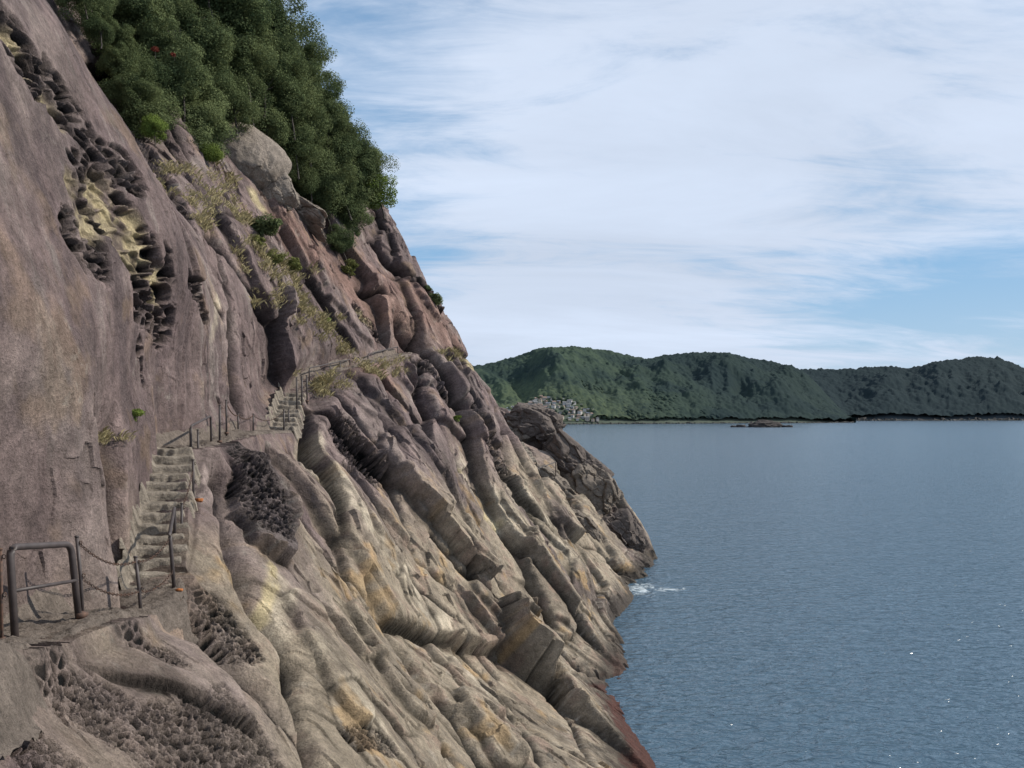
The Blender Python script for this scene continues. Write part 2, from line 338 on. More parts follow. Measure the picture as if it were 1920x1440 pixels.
sc_=np.clip(Yf[idx]/15,.8,1.8); sel=ss(.36,.48,big); selA=ss(.25,.5,fbm(subL,1.1,2,seed=14)*.5+.5)
D[idx]-=mU[idx]*calm[idx]*sc_*(.34*pit1*sel+.12*pit2*(1-.85*pit1*sel)+.02)
D[idx]-=mL[idx]*calm[idx]*(.15*pitA*(.5+.6*selA)+.04*pitB*(1-.6*pitA)+.02)
pit_shade=np.zeros(len(pv),np.float32); pit_shade[idx]=np.maximum(mU[idx]*np.maximum(pit1*sel,pit2*.85),mL[idx]*np.maximum(pitA*(.8+.2*selA),.45*pitB))
D-=big5*.26*loc*1.2
disp=pv+nv*D[:,None]
Dg=D.reshape(NU,NT)
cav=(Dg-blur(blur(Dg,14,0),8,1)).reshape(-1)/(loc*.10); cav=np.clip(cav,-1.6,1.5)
tick('pits')
# --- colour
def lerp(a,b,m): return a+(np.asarray(b)-a)*m[:,None]
cn=fbm(pv,.33,4,.6,seed=20); cn2=fbm(dv,1.6,4,.6,seed=21); cst=fbm(np.stack([dl*.22,wc*.9,third*.5],1),1.1,4,.6,seed=22)
vst=fbm(np.stack([pv[:,0]*1.6,pv[:,1]*1.3,Zf*.13],1),1.,5,.62,seed=25)
col=np.tile(np.array([.182,.136,.128]),(len(pv),1))
col=lerp(col,[.250,.202,.182],ss(-.1,.5,cn)*.8)
col=lerp(col,[.096,.071,.071],ss(.0,.38,cst)*.65)
col=lerp(col,[.105,.080,.079],ss(.02,.35,vst)*.75*ss(-2,1,Zf))
col=lerp(col,[.27,.234,.21],ss(.1,.4,-vst)*.5*ss(-2,1,Zf))
tan=1-ss(-6.0,-1.2,Zf+2.8*cn+2.4*cst)
col=lerp(col,[.315,.264,.196],tan*.92)
col=lerp(col,[.125,.103,.082],tan*ss(-.08,.34,cst)*.70)
col=lerp(col,[.180,.122,.096],tan*ss(.05,.38,cn2)*.55)
reds=mask([([(600,480),(700,560),(830,620)],100),([(520,420),(600,500)],75),([(640,690),(720,720)],50),([(860,640),(900,720)],45)],.9); col=lerp(col,[.200,.118,.092],reds*.68)
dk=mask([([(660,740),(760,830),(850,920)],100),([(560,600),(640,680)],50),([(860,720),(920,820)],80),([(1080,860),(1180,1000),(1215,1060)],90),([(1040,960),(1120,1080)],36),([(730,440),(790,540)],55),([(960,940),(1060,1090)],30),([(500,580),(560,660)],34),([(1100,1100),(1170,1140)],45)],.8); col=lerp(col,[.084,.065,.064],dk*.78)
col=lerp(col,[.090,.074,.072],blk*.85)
pale=mask([([(660,980),(740,1080),(760,1140)],70),([(980,940),(1060,1010)],62),([(600,1270),(700,1380)],70),([(870,880),(950,980)],54),([(500,1100),(520,1240)],30),([(420,560),(400,700)],14),([(340,1120),(440,1180)],22),([(820,1180),(900,1300)],46),([(560,830),(640,960)],32),([(560,380),(600,430)],24),([(140,30),(210,130)],26)],.8)
col=lerp(col,[.44,.38,.29],pale*.78*ss(-.5,.3,cn2+.5*cst)*(1-blk))
och=ss(.18,.44,fbm(pv,.8,4,.6,seed=28)); col=lerp(col,[.38,.25,.115],och*.54*(.3+.7*tan)*(1-blk))
col=lerp(col,[.48,.40,.24],yel*ss(-.6,.1,warp+.5*warp2)*.9)
col=lerp(col,[.13,.104,.096],mt*.4*(1-yel)*(1-blk))
col*=(1+.44*cn2+.24*cst)[:,None]
col*=(1+.32*np.clip(cav,-1.5,.6)*(1-.5*yel)-.80*pit_shade*(1-.80*yel))[:,None]  # dirt in hollows and worn edges, plus painted shade inside the pits
col*=(1-.94*cave)[:,None]*(1-.88*crack*calm)[:,None]  # shade of deep grooves and cave mouth painted in; joints darkened too
lich=ss(.2,.6,fbm(pv,4.5,3,.6,seed=30))*ss(.0,.4,fbm(pv,.5,2,seed=31)); col=lerp(col,[.35,.32,.275],lich*.4*(1-mt)*(1-cave)*(1-crack))
wet=1-ss(-12.5,-11.4,Zf+.8*cn2+.5*cn); col=lerp(col,[.050,.042,.036],wet*.88)
alg=(1-ss(-12.8,-12.2,Zf+.9*cn2+.4*warp))*(1-ss(34,44,Yf)); col=lerp(col,[.085,.034,.027],alg*.82)
barn=ss(.15,.5,fbm(pv,9,2,seed=33))*np.exp(-((Zf+11.4+.6*cn)/.7)**2); col=lerp(col,[.40,.36,.30],barn*.5)
col=np.clip(col,.005,.9)
ii=np.arange(NU*NT).reshape(NU,NT)
fc=np.stack([ii[:-1,:-1],ii[1:,:-1],ii[1:,1:],ii[:-1,1:]],-1).reshape(-1,4)
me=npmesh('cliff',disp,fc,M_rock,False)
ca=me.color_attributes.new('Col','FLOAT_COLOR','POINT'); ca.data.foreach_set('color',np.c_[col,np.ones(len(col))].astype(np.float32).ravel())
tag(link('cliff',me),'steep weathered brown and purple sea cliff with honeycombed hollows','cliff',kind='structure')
tick('cliff mesh')
def surf(px,py,off=0.):
    h=hit(px,py)
    if h is None: return None
    i0=int(np.searchsorted(Yc,h[1])); a=max(0,i0-8)*NT; b=min(NU,i0+8)*NT
    k=a+int(np.argmin(((pv[a:b]-h.astype(np.float32))**2).sum(1))); return (disp[k]+nv[k]*off).astype(float)

# ------------------------------------------------------------------ steps and path
def steps(name,a,b,nst,w,label,rough=1.):
    a=np.array(a); b=np.array(b); dv=b-a; hd=np.array([dv[0],dv[1],0]); L=np.linalg.norm(hd); hd/=L; sd=np.array([hd[1],-hd[0],0])
    NX=50; prof=[]; cuts=[0]
    for i in range(nst): cuts.append(cuts[-1]+1+.16*T[i*5&63,33,7])
    cuts=np.array(cuts)/cuts[-1]
    for i in range(nst):
        z0=a[2]+dv[2]*cuts[i]; z1=a[2]+dv[2]*cuts[i+1]; l0=L*cuts[i]; l1=L*cuts[i+1]; dl_=l1-l0
        prof+=[(l0-.01,z0,i),(l0,z0+.35*(z1-z0),i),(l0+.006,z0+.78*(z1-z0),i),(l0+.022,z1-.014,i),(l0+.06,z1,i),(l0+.35*dl_,z1+.004,i),(l0+.65*dl_,z1,i),(l1-.05,z1-.006,i)]
    pr=np.array(prof); q=np.linspace(-.5,.5,NX)
    I,Qx=np.meshgrid(np.arange(len(prof)),q,indexing='ij'); st_i=pr[I,2]
    l=pr[I,0]; z=pr[I,1]
    wob=.055*vn(Qx*2.8+st_i*5.3,st_i*1.7,Qx*0)+.028*vn(Qx*9+st_i*3.3,st_i*2.7,Qx*0+3)
    off=T[(st_i.astype(int)*5)&63,9,9]*.06
    wv=w*(1+.09*T[(st_i.astype(int)*3)&63,3,7])
    pp=np.array([a[0],a[1],0])+hd*(l+wob)[...,None]+sd*(Qx*wv+off)[...,None]
    edge=np.abs(Qx)*2
    zz=z+.025*vn(Qx*4+st_i*3,st_i*2.2,l*2)+.012*vn(Qx*14,l*12,Qx*0)-.03*(1-edge**2)-np.where(Qx>0,1,0)*.45*ss(.68,1,edge)+np.where(Qx<0,1,0)*.40*ss(.66,1,edge)**1.3
    V=np.concatenate([pp[...,:2],zz[...,None]],-1).reshape(-1,3); V+=.014*rough*np.stack([fbm(V,6,3,.6,seed=s_) for s_ in (1,2,3)],1)
    n0=len(prof); i_=np.arange(n0*NX).reshape(n0,NX); Fc=np.stack([i_[:-1,:-1],i_[:-1,1:],i_[1:,1:],i_[1:,:-1]],-1).reshape(-1,4)
    o=link(name,npmesh(name,V,Fc,M_step,True)); tag(o,label,'stairs',kind='structure'); return o
a0=P(286,1112,13.3)
steps('rock_stairs',(a0[0]+.05,a0[1],a0[2]-.05),(path[6][0]+.03,path[6][1],path[6][2]+.06),14,1.14,'long flight of worn steps cut in the rock beside the near railings')
steps('rock_stairs',(path[9][0],path[9][1],path[9][2]+.05),(path[10][0],path[10][1],path[10][2]+.12),9,1.12,'second short flight of rock steps beyond the ledge with chain posts')
steps('rock_stairs',P(996,866,60.5),P(968,828,63.5),8,1.3,'distant rock steps on the headland at the cliff end')
def strip(name,i0,i1,w,label,n=120,amp=.09):
    Ys=np.linspace(i0,i1,n); x,z=pathxz(Ys); NX=34; q=np.linspace(-.5,.5,NX); Yg,Qg=np.meshgrid(Ys,q,indexing='ij'); xg=x[:,None]+Qg*w*2*(1+.2*vn(Yg*1.3,Qg*0,Qg*0))
    V=np.stack([xg,Yg,np.repeat(z[:,None],NX,1)],-1).reshape(-1,3); e=np.abs(Qg).ravel()*2; sg=Qg.ravel()
    V[:,2]+=.01+amp*fbm(V,1.6,4,.55,seed=3)+amp*.5*fbm(V,6,3,.6,seed=4,ridge=True)-np.where(sg>0,.75,0)*ss(.5,1,e)**1.2+np.where(sg<0,.35,0)*ss(.7,1,e)
    i_=np.arange(n*NX).reshape(n,NX); Fc=np.stack([i_[:-1,:-1],i_[:-1,1:],i_[1:,1:],i_[1:,:-1]],-1).reshape(-1,4)
    o=link(name,npmesh(name,V,Fc,M_path)); tag(o,label,'path',kind='structure')
strip('rock_path',4.7,13.6,.76,'trodden rock ledge path below the big guard rail',300,.13)
strip('rock_path',18.1,28.1,.60,'trodden rock ledge path between the two flights of steps',200,.11)
strip('rock_path',31.4,45.8,.52,'narrow ledge path crossing the red rock face',160,.13)

# ------------------------------------------------------------------ rails
def tube(pts_,r,sides=8):
    P3=[Vector(p) for p in pts_]; V=[];Fc=[]
    for i,p in enumerate(P3):
        a=P3[max(0,i-1)]; b=P3[min(len(P3)-1,i+1)]; t=(b-a).normalized()
        up=Vector((0,0,1)) if abs(t.z)<.8 else Vector((0,1,0)); x=t.cross(up).normalized(); y=x.cross(t)
        for k in range(sides):
            an=2*math.pi*k/sides; q=p+(x*math.cos(an)+y*math.sin(an))*r; V.append(tuple(q))
    for i in range(len(P3)-1):
        for k in range(sides):
            a=i*sides+k; b=i*sides+(k+1)%sides; Fc.append((a,b,b+sides,a+sides))
    Fc.append(tuple(range(sides))[::-1]); Fc.append(tuple(range(len(P3)*sides-sides,len(P3)*sides)))
    return V,Fc
def merge(parts):
    V=[];Fc=[]
    for v,f in parts:
        o=len(V); V+=v; Fc+=[tuple(i+o for i in q) for q in f]
    return V,Fc
def tubeobj(name,parts,mat,parent=None,origin=(0,0,0)):
    V,Fc=merge(parts); V=[(a[0]-origin[0],a[1]-origin[1],a[2]-origin[2]) for a in V]
    me=pymesh(name,V,Fc,mat,True); return link(name,me,parent,(0,0,0) if parent else origin)
def bend(a,b,c,r,n=5):
    a,b,c=Vector(a),Vector(b),Vector(c); p0=b+(a-b).normalized()*r; p1=b+(c-b).normalized()*r
    return [tuple(p0*(1-k/n)**2+b*2*(1-k/n)*(k/n)+p1*(k/n)**2) for k in range(n+1)]
def foot(p,r,h=.03):
    return tube([(p[0],p[1],p[2]-.04),(p[0],p[1],p[2]+h)],r,10)
def post(b,t,r,label,mat=M_pipe,footm=None,d=None):
    B=P(*b); Tt=P(t[0],t[1],b[2]); e=empty('railing_post',B); tag(e,label,'post','posts of the cliff path railing')
    tubeobj('pole',[tube([(B[0],B[1],B[2]-.35),((B[0]+Tt[0])/2,B[1],(B[2]+Tt[2])/2),Tt],r)],mat,e,B)
    tubeobj('cap',[tube([(Tt[0],Tt[1],Tt[2]-.01),(Tt[0],Tt[1],Tt[2]+.012)],r*1.25)],mat,e,B)
    tubeobj('foot_plate',[foot(B,r*2.2)],footm or M_rust,e,B)
    for q in (.92,.5):
        c=Vector(B)*(1-q)+Vector(Tt)*q
        tubeobj('chain_ring',[tube([tuple(c+Vector((r+.02+.02*math.cos(k*math.pi/5)*1.0,0,.025*math.sin(k*math.pi/5)))) for k in range(11)],.006,5)],M_rust,e,B)
    return Vector(Tt)
def guard(pts_,r,label,cross=None,foots=None):
    A=[P(*p) for p in pts_]; e=empty('guard_rail',A[0]); tag(e,label,'railing','guard rails along the cliff path')
    line=[(A[0][0],A[0][1],A[0][2]-.35)]
    for i in range(1,len(A)-1): line+=bend(A[i-1],A[i],A[i+1],.13)
    line.append((A[-1][0],A[-1][1],A[-1][2]-.35))
    tubeobj('pipe_frame',[tube(line,r,10)],M_pipe,e,A[0])
    if cross:
        for c0,c1 in cross: tubeobj('crossbar',[tube([P(*c0),P(*c1)],r*.55,8)],M_pipe,e,A[0])
    for f in (foots or [0,len(A)-1]): tubeobj('foot_plate',[foot(A[f],r*1.7)],M_rust,e,A[0])
    return e
guard([(32,1205,9.0),(18,1026,9.0),(132,1020,10.2),(152,1152,10.3)],.042,'large brown bent pipe guard rail nearest the viewer at the left',[((25,1108,9.0),(145,1088,10.27))])
post((4,1200,8.8),(1,1030),.018,'thin rusty post at the left edge beside the large guard rail',M_rust)
post((158,1152,10.6),(144,1006),.024,'slim post just right of the large guard rail')
post((268,1164,12.2),(254,1044),.028,'lone leaning chain post at the foot of the long steps')
guard([(330,1108,13.3),(318,1002,13.3),(327,950,15.0),(329,1040,15.0)],.032,'slanted guard rail beside the lower half of the long steps')
post((340,1040,15.2),(341,944),.026,'post behind the slanted guard rail on the long steps')
post((363,945,16.8),(362,862),.028,'post just above the orange stained stone on the long steps')
post((372,880,18.6),(371,806),.026,'post close behind the rail at the head of the long steps')
guard([(359,872,18.6),(357,799,18.6),(395,780,20.4),(397,836,20.4)],.030,'guard rail at the head of the long steps')
post((412,828,20.6),(412,760),.030,'tall post right of the rail at the head of the long steps')
post((425,812,22.2),(424,750),.028,'post on the ledge left of the short chain posts')
post((447,812,24.5),(446,776),.028,'first short chain post on the ledge path')
post((475,812,26),(475,776),.028,'second short chain post on the ledge path')
post((533,815,28),(532,768),.032,'left post of the pair at the foot of the second steps')
post((542,812,28.6),(541,768),.032,'right post of the pair at the foot of the second steps')
post((557,768,29.8),(556,708),.032,'lower post beside the second flight of steps')
post((566,762,30.4),(566,706),.032,'middle post beside the second flight of steps')
post((576,752,31),(575,704),.032,'upper post beside the second flight of steps')
guard([(580,722,33),(580,690,33),(656,674,38),(656,700,38)],.028,'long guard rail above the second steps on the red rock',[((581,706,33),(656,688,38))])
post((620,712,35.3),(619,682),.028,'middle support post of the long rail above the second steps')
post((638,706,36.4),(638,678),.028,'second support post near the far end of the long upper rail')
post((672,698,39.2),(672,670),.030,'single post between the two upper guard rails')
guard([(690,692,40),(690,664,40),(746,650,45),(746,676,45)],.030,'guard rail leading to the small dark cave opening',[((690,679,40),(746,663,45))])
post((718,684,42.6),(718,657),.030,'support post in the middle of the rail before the cave opening')
guard([(1000,900,57),(1000,882,57),(1042,866,59),(1042,884,59)],.035,'far guard rail on the headland rocks')
def chain(a,b,sag,label):
    a=Vector(P(*a)); b=Vector(P(*b)); L=(b-a).length; pts_=[]
    n=max(8,int(L/.055))
    for i in range(n+1):
        k=i/n; p=a.lerp(b,k); p.z-=sag*4*k*(1-k); pts_.append(p)
    parts=[]
    for i in range(n):
        c=(pts_[i]+pts_[i+1])/2; t=(pts_[i+1]-pts_[i]).normalized(); x=t.cross(Vector((0,0,1))).normalized(); y=x.cross(t)
        if i%2: x=y
        h=(pts_[i+1]-pts_[i]).length*.62
        ring=[tuple(c+t*h*math.cos(q*math.pi/3)+x*.019*math.sin(q*math.pi/3)) for q in range(7)]
        parts.append(tube(ring,.0065,4))
    o=tubeobj('rail_chain',parts,M_rust,None,tuple(a)); tag(o,label,'chain','chains hung between the railing posts')
chain((145,1015,10.6),(256,1052,12.2),.16,'upper chain from the large guard rail to the lone post')
chain((151,1082,10.6),(262,1108,12.2),.14,'lower chain from the large guard rail to the lone post')
chain((256,1052,12.2),(318,1010,13.3),.12,'chain from the lone post up to the slanted rail')
chain((262,1110,12.2),(325,1070,13.3),.10,'lower chain from the lone post to the foot of the slanted rail')
chain((341,950,15.2),(362,880,16.8),.10,'short chain beside the orange stained stone on the long steps')
chain((424,755,22.2),(446,779,24.5),.12,'first small chain on the ledge path')
chain((446,779,24.5),(475,779,26),.12,'second small chain between the short posts')
chain((475,779,26),(532,771,28),.25,'long sagging chain to the foot of the second steps')

sp=surf(210,942,.02)
e=empty('wall_plate',tuple(sp)); tag(e,'narrow weathered pale plate with faded blue marks on the rock wall','sign')
M_plate=simple('white_plate',(.26,.255,.255),.8,.5,14); M_blue=simple('blue_marks',(.11,.17,.26),.7,.3,9)
def box(cx_,cy_,cz_,sx,sy,sz):
    v=[(cx_+a*sx/2,cy_+b*sy/2,cz_+c*sz/2) for a in(-1,1) for b in(-1,1) for c in(-1,1)]
    return v,[(0,1,3,2),(4,6,7,5),(0,4,5,1),(2,3,7,6),(0,2,6,4),(1,5,7,3)]
link('plate',pymesh('plate',*box(0,0,0,.015,.05,.26),M_plate),e)
link('faded_marks',pymesh('faded_marks',*merge([box(.010,0,.11-.045*k,.006,.036 if k%2 else .024,.022) for k in range(6)]),M_blue),e)
e.rotation_euler=(math.radians(-12),math.radians(-8),math.radians(-30))
def blob(name,c,r,mat,label,cat,seed,sub=3,amp=.25,sc=1.3,group=None,scl=(1,1,1),rot=(0,0,0),kind=None,planes=0,p=16,fac=.16,smooth=True):
    bm=bmesh.new(); bmesh.ops.create_icosphere(bm,subdivisions=sub,radius=1); V=np.array([v.co[:] for v in bm.verts]); Fc=[[v.index for v in f.verts] for f in bm.faces]; bm.free()
    d=1+amp*fbm(V,sc,4,.5,seed=seed)
    if planes:
        rg=np.random.default_rng(seed); nn=rg.normal(size=(planes,3)); nn/=np.linalg.norm(nn,axis=1,keepdims=True); hh=.66+.34*rg.random(planes)
        nn=np.r_[nn,np.eye(3),-np.eye(3)]; hh=np.r_[hh,np.full(6,1.)]
        Vd=V+.06*np.stack([fbm(V,1.5,2,seed=seed+k) for k in range(3)],1)
        d=((np.clip(Vd.dot(nn.T),0,9)/hh)**p).sum(1)**(-1/p); d*=1+amp*.3*fbm(V,sc*1.6,3,.5,seed=seed)
        q1,q2,qh=voro(Vd*np.array([1,1,.7]),1.5,seed%7+2,facet=True); d+=fac*qh-.25*fac*np.exp(-(q2-q1)/.04)
        q1,q2,qh=voro(Vd,3.6,seed%5+3,facet=True); d+=fac*.35*qh
    d+=amp*.05*fbm(V,sc*7,4,.6,seed=seed,ridge=True)
    V=V*d[:,None]*r*np.array(scl)
    o=link(name,npmesh(name,V,Fc,mat,smooth),None,tuple(c)); o.rotation_euler=[math.radians(a) for a in rot]; tag(o,label,cat,group,kind); return o
for k,(px,py,d,l,r_) in enumerate([(374,938,16.2,'orange rust stained stone beside the upper long steps',.075),(336,1106,13.1,'orange rust stained stone at the foot of the slanted rail',.045)]):
    blob('stained_stone',P(px,py,d),r_,M_orange,l,'stone',k+3,3,scl=(1.3,1,.6),planes=9,fac=.1)
b1=hit(455,330)
blob('boulder',P(450,302,b1[1]+.5),1.72,M_boulder,'huge pale rounded boulder below the trees on the slope','boulder',41,6,.3,.8,scl=(1.18,.9,.98),planes=10,p=7,rot=(0,38,0),fac=.04)
blob('boulder',P(514,352,b1[1]+1.3),1.0,M_boulder,'smaller angular boulder right of the huge rounded one','boulder',44,6,.3,1.2,scl=(.9,.8,1.0),planes=12,rot=(0,-20,0),fac=.10,smooth=False)
blob('boulder',P(420,342,b1[1]+.1),.9,M_boulder,'low rock wedged under the left side of the huge boulder','boulder',47,5,.3,1.2,scl=(1.2,.8,.7),planes=12,fac=.12,smooth=False)
blob('boulder',P(566,392,b1[1]+5.6),1.3,M_boulder,'broad flat rock slab below the wood right of the boulders','boulder',49,6,.3,1.2,scl=(1.5,.9,.5),planes=12,rot=(0,40,0),smooth=False)
for px,py,d,r_,mat,l,sd_,scl,rot in [(1002,802,74,2.9,M_head,'squarish dark rock knob on top of the headland beside the far village',71,(1.1,1,.72),(0,6,0)),
    (960,816,73,1.9,M_headp,'paler small block left of the squarish headland knob',72,(1,1,.8),(0,-10,0)),
    (1076,868,71,2.2,M_head,'dark angular rock on the headland ridge right of the knob',73,(1.5,1,.7),(0,40,0)),
    (1122,922,69.5,2.2,M_headp,'craggy rock block farther down the headland ridge',74,(.9,1,1.3),(0,-38,0)),
    (1166,1004,68,1.9,M_head,'broken dark rock near the foot of the headland ridge',75,(.9,1,1.3),(0,-36,0)),
    (1030,915,60,1.6,M_headp,'pale broken rock below the headland steps',77,(1.3,1,.8),(0,40,0)),
    (1090,985,62,1.5,M_headp,'pale ledge rock lower on the headland slope',79,(1.5,1,.6),(0,42,0))]:
    blob('rock_outcrop',P(px,py,d),r_,mat,l,'rock',sd_,6,.30,1.0,scl=scl,rot=rot,planes=12,p=22,fac=.16,smooth=False)
tick('rocks')
# ------------------------------------------------------------------ trees
def crownmesh(nl,lobes,leaf,seed,mat,spread=.88,rmin=.16,rv=.22,irr=True):
    r=np.random.default_rng(seed)
    cs=r.normal(size=(lobes,3)); cs/=np.linalg.norm(cs,axis=1,keepdims=True)
    rad_=r.random((lobes,1))**.5
    if irr:
        w_=np.array([r.normal(size=3) for _ in range(4)]); rad_=rad_*(.82+.30*np.tanh(cs.dot(w_.T)).sum(1,keepdims=True)/1.5)
    cs*=np.clip(rad_,0.05,1.2)*spread; cs[:,2]*=.82
    rad=rmin+rv*r.random(lobes)
    k=r.integers(0,lobes,nl); d=r.normal(size=(nl,3)); d/=np.linalg.norm(d,axis=1,keepdims=True)
    rr=rad[k]*(.5+.65*r.random(nl)**.85); c=cs[k]+d*rr[:,None]*np.array([1,1,.8])
    nrm=d*.85+r.normal(size=(nl,3))*.45+np.array([0,0,.4]); nrm/=np.linalg.norm(nrm,axis=1,keepdims=True)
    t=np.cross(nrm,r.normal(size=(nl,3))); t/=np.linalg.norm(t,axis=1,keepdims=True); b=np.cross(nrm,t)
    L=leaf*(.7+.6*r.random((nl,1)))
    V=np.stack([c-t*L,c-b*L*.62,c+t*L,c+b*L*.62],1).reshape(-1,3)
    return npmesh('crown',V,np.arange(nl*4).reshape(-1,4),mat,False)
def trunkmesh(seed,mat):
    r=random.Random(seed); parts=[]
    base=Vector((0,0,-1.15)); top=Vector((r.uniform(-.1,.1),r.uniform(-.1,.1),-.2))
    def taper(a,b,r0,r1,n=5):
        V=[];Fc=[]; s_=6
        for i in range(n+1):
            k=i/n; p=a.lerp(b,k)+Vector((r.uniform(-.02,.02),r.uniform(-.02,.02),0)); q=r0+(r1-r0)*k
            for j in range(s_): V.append((p.x+q*math.cos(j*2*math.pi/s_),p.y+q*math.sin(j*2*math.pi/s_),p.z))
        for i in range(n):
            for j in range(s_): a_=i*s_+j; b_=i*s_+(j+1)%s_; Fc.append((a_,b_,b_+s_,a_+s_))
        return V,Fc
    parts.append(taper(base,top,.034,.020))
    for k in range(7):
        s_=base.lerp(top,r.uniform(.75,1)); an=k*.9+r.random(); e_=s_+Vector((math.cos(an)*.32,math.sin(an)*.32,r.uniform(.2,.4))); parts.append(taper(s_,e_,.015,.007))
    V,Fc=merge(parts); return pymesh('trunk',V,Fc,mat,True)
crD=[crownmesh(26000,46,.024,50+i,M_leafD) for i in range(7)]
crL=[crownmesh(12000,26,.036,70+i,M_leafL,.8,.22,.2) for i in range(2)]
crO=[crownmesh(3000,16,.07,80+i,M_leafO,.74,.22,.2) for i in range(2)]; crR=[crownmesh(500,6,.08,90,M_leafR,.74,.22,.2)]
shD=[crownmesh(3500,16,.07,95+i,M_leafD,.74,.22,.2) for i in range(2)]; shL=[crownmesh(2600,12,.08,99,M_leafL,.74,.22,.2)]
tk=[trunkmesh(i,M_bark) for i in range(3)]
def tree(c,R,cm,label,name='evergreen_tree',cat='tree',group=None,trunk=True,sz=(1,1,1)):
    e=empty(name,(c[0],c[1],c[2]-1.1*R)); tag(e,label,cat,group)
    o=link('crown',cm,e); o.location=(0,0,1.1*R); o.scale=(R*sz[0],R*sz[1],R*sz[2]); o.rotation_euler=(random.uniform(-.4,.4),random.uniform(-.4,.4),random.uniform(0,6.28))
    if trunk:
        t=link('trunk',random.choice(tk),e); t.location=(0,0,1.1*R); t.scale=(R,R,R); t.rotation_euler=(0,random.uniform(.1,.35)*-1,random.uniform(-.5,.5))
    return e
wood=[(145,-20,26),(165,-10,27),(178,20,28),(215,70,28.5),(150,-50,28),(182,50,26.5),(222,120,28),(250,170,28),(262,215,28.5),(260,20,31),(245,130,29),(300,85,31),(275,195,29.5),(335,150,31),(310,250,30.5),(375,215,32),(355,270,31.5),(330,30,33),(390,90,34),(400,160,34),(440,30,36),(450,110,36),(430,190,35),(470,180,37),(500,60,38),(510,140,38),(500,225,38.5),(545,190,40),(540,110,40),(545,270,41),(585,240,42),(575,160,42),(555,60,41),(600,305,43.5),(620,230,44),(650,285,45),(640,250,46),(640,350,44.5),(680,305,47),(385,-30,35),(470,-40,37),(230,-40,31),(310,-50,33),(490,0,40),(605,180,46),(588,120,45),(530,315,41.5),(575,335,42.5),(610,372,44),(230,30,32),(205,105,30),(420,60,38),(530,45,43),(560,110,45),(655,325,47),(665,350,46)]
wood=[((px-(42 if py<80 else 26 if py<150 else 10) if px>460 and py<245 else px),py,d) for px,py,d in wood]
rj=random.Random(21); base_w=list(wood)
for i,(px,py,d) in enumerate(base_w):
    if 9<=i<44: wood.append((px-14+rj.uniform(-24,12),py+rj.uniform(-30,20),d+.8))
for i,(px,py,d) in enumerate(wood):
    dark='dark evergreen tree in the dense wood on the upper cliff slope'
    q=random.uniform(.8,1.3)*(.75 if i<8 else 1)*(.85 if px>560 else 1)
    tree(P(px,py,d),q*60*d/F,crD[i%7],dark,group='evergreen trees of the upper slope wood',sz=(random.uniform(.85,1.15),1,random.uniform(.8,1.15)))
for px,py,d,r_,cm,l in [(704,362,47,38,crL[0],'bright green tree overhanging the cliff edge at the right end of the wood'),(655,400,45.5,44,crD[1],'dark tree low on the slope under the bright green overhanging tree'),(640,455,44,32,crD[2],'small dark tree reaching down the rock below the wood'),
    (395,290,31,24,crL[1],'bright lime green bush beside the huge boulder'),(285,240,27.5,28,crL[0],'yellowish green bush at the left edge of the wood')]:
    tree(P(px,py,d),r_*d/F*1.15,cm,l)
for px,py,r_,cm,l in [(485,428,34,shD[0],'rounded grey green shrub alone on the slope below the boulders'),(540,500,26,crO[0],'olive grassy shrub lower right of the rounded shrub'),(512,485,20,crO[1],'small olive shrub between two larger ones on the slope'),(470,462,18,crO[0],'yellowish low shrub directly under the rounded shrub'),
    (268,773,17,shL[0],'small green fern clump on the purple wall above the steps'),(660,492,20,crO[1],'low scrub at the foot of the small dark tree'),(800,568,16,shD[1],'tiny green shrub on the skyline of the cliff edge'),(790,545,10,shD[0],'tiniest shrub on the skyline rock'),(850,785,10,shL[0],'small green tuft on the dark rock ribs'),(610,600,11,shL[0],'little green shrub near the middle of the red slope'),
    (288,100,13,crR[0],'small red leaved shrub in front of the wood'),(325,108,9,crR[0],'smaller red leaved sprig right of the red shrub')]:
    c=surf(px,py+r_*.5,0) if r_ not in(13,9) else None
    if c is None: c=np.array(P(px,py,27.6 if px<400 else 52.0))
    R=r_*c[1]/F*1.15; tree((c[0]+.2*R,c[1]-.3*R,c[2]+.35*R),R,cm,l,'shrub','shrub',trunk=True,sz=(1.1,1,.8))
gv=[];r=np.random.default_rng(8)
for px,py,rr in [(340,345,32),(322,330,24),(372,420,24),(350,380,24),(505,555,34),(545,560,30),(600,735,22),(592,715,16),(700,692,26),(740,686,18),(665,700,18),(225,815,14),(400,350,22),(610,625,18),(640,655,16),(525,520,30),(410,385,22),(830,680,12),(470,480,24),(600,600,22),(440,420,22),(500,500,28),(560,590,20)]:
    for k in range(9):
        c=surf(px+r.normal()*rr*.75,py+r.normal()*rr*.5,.0)
        if c is None: continue
        k_=min(1.,max(.35,c[1]/32)); tall=(.6+.8*r.random())*k_
        for j in range(56):
            q=c+r.normal(size=3)*np.array([.15,.20,.09])*k_; hgt=(.10+.17*r.random())*tall; a=r.random()*6.28; lean=np.array([math.cos(a),math.sin(a),0])*hgt*(.3+.9*r.random())+np.array([.05,0,-.03])*k_; wv=np.array([-math.sin(a),math.cos(a),0])*.0045*(1+q[1]/30)*k_
            gv.append([q-wv,q+wv,q+lean*.4+np.array([0,0,hgt*.7]),q+lean+np.array([0,0,hgt])])
gv=np.array(gv).reshape(-1,3)
tag(link('dry_grass',npmesh('dry_grass',gv,np.arange(len(gv)).reshape(-1,4),M_grass,False)),'dry straw coloured grass tufts along ledges and cracks of the cliff','grass',kind='stuff')
tick('plants')
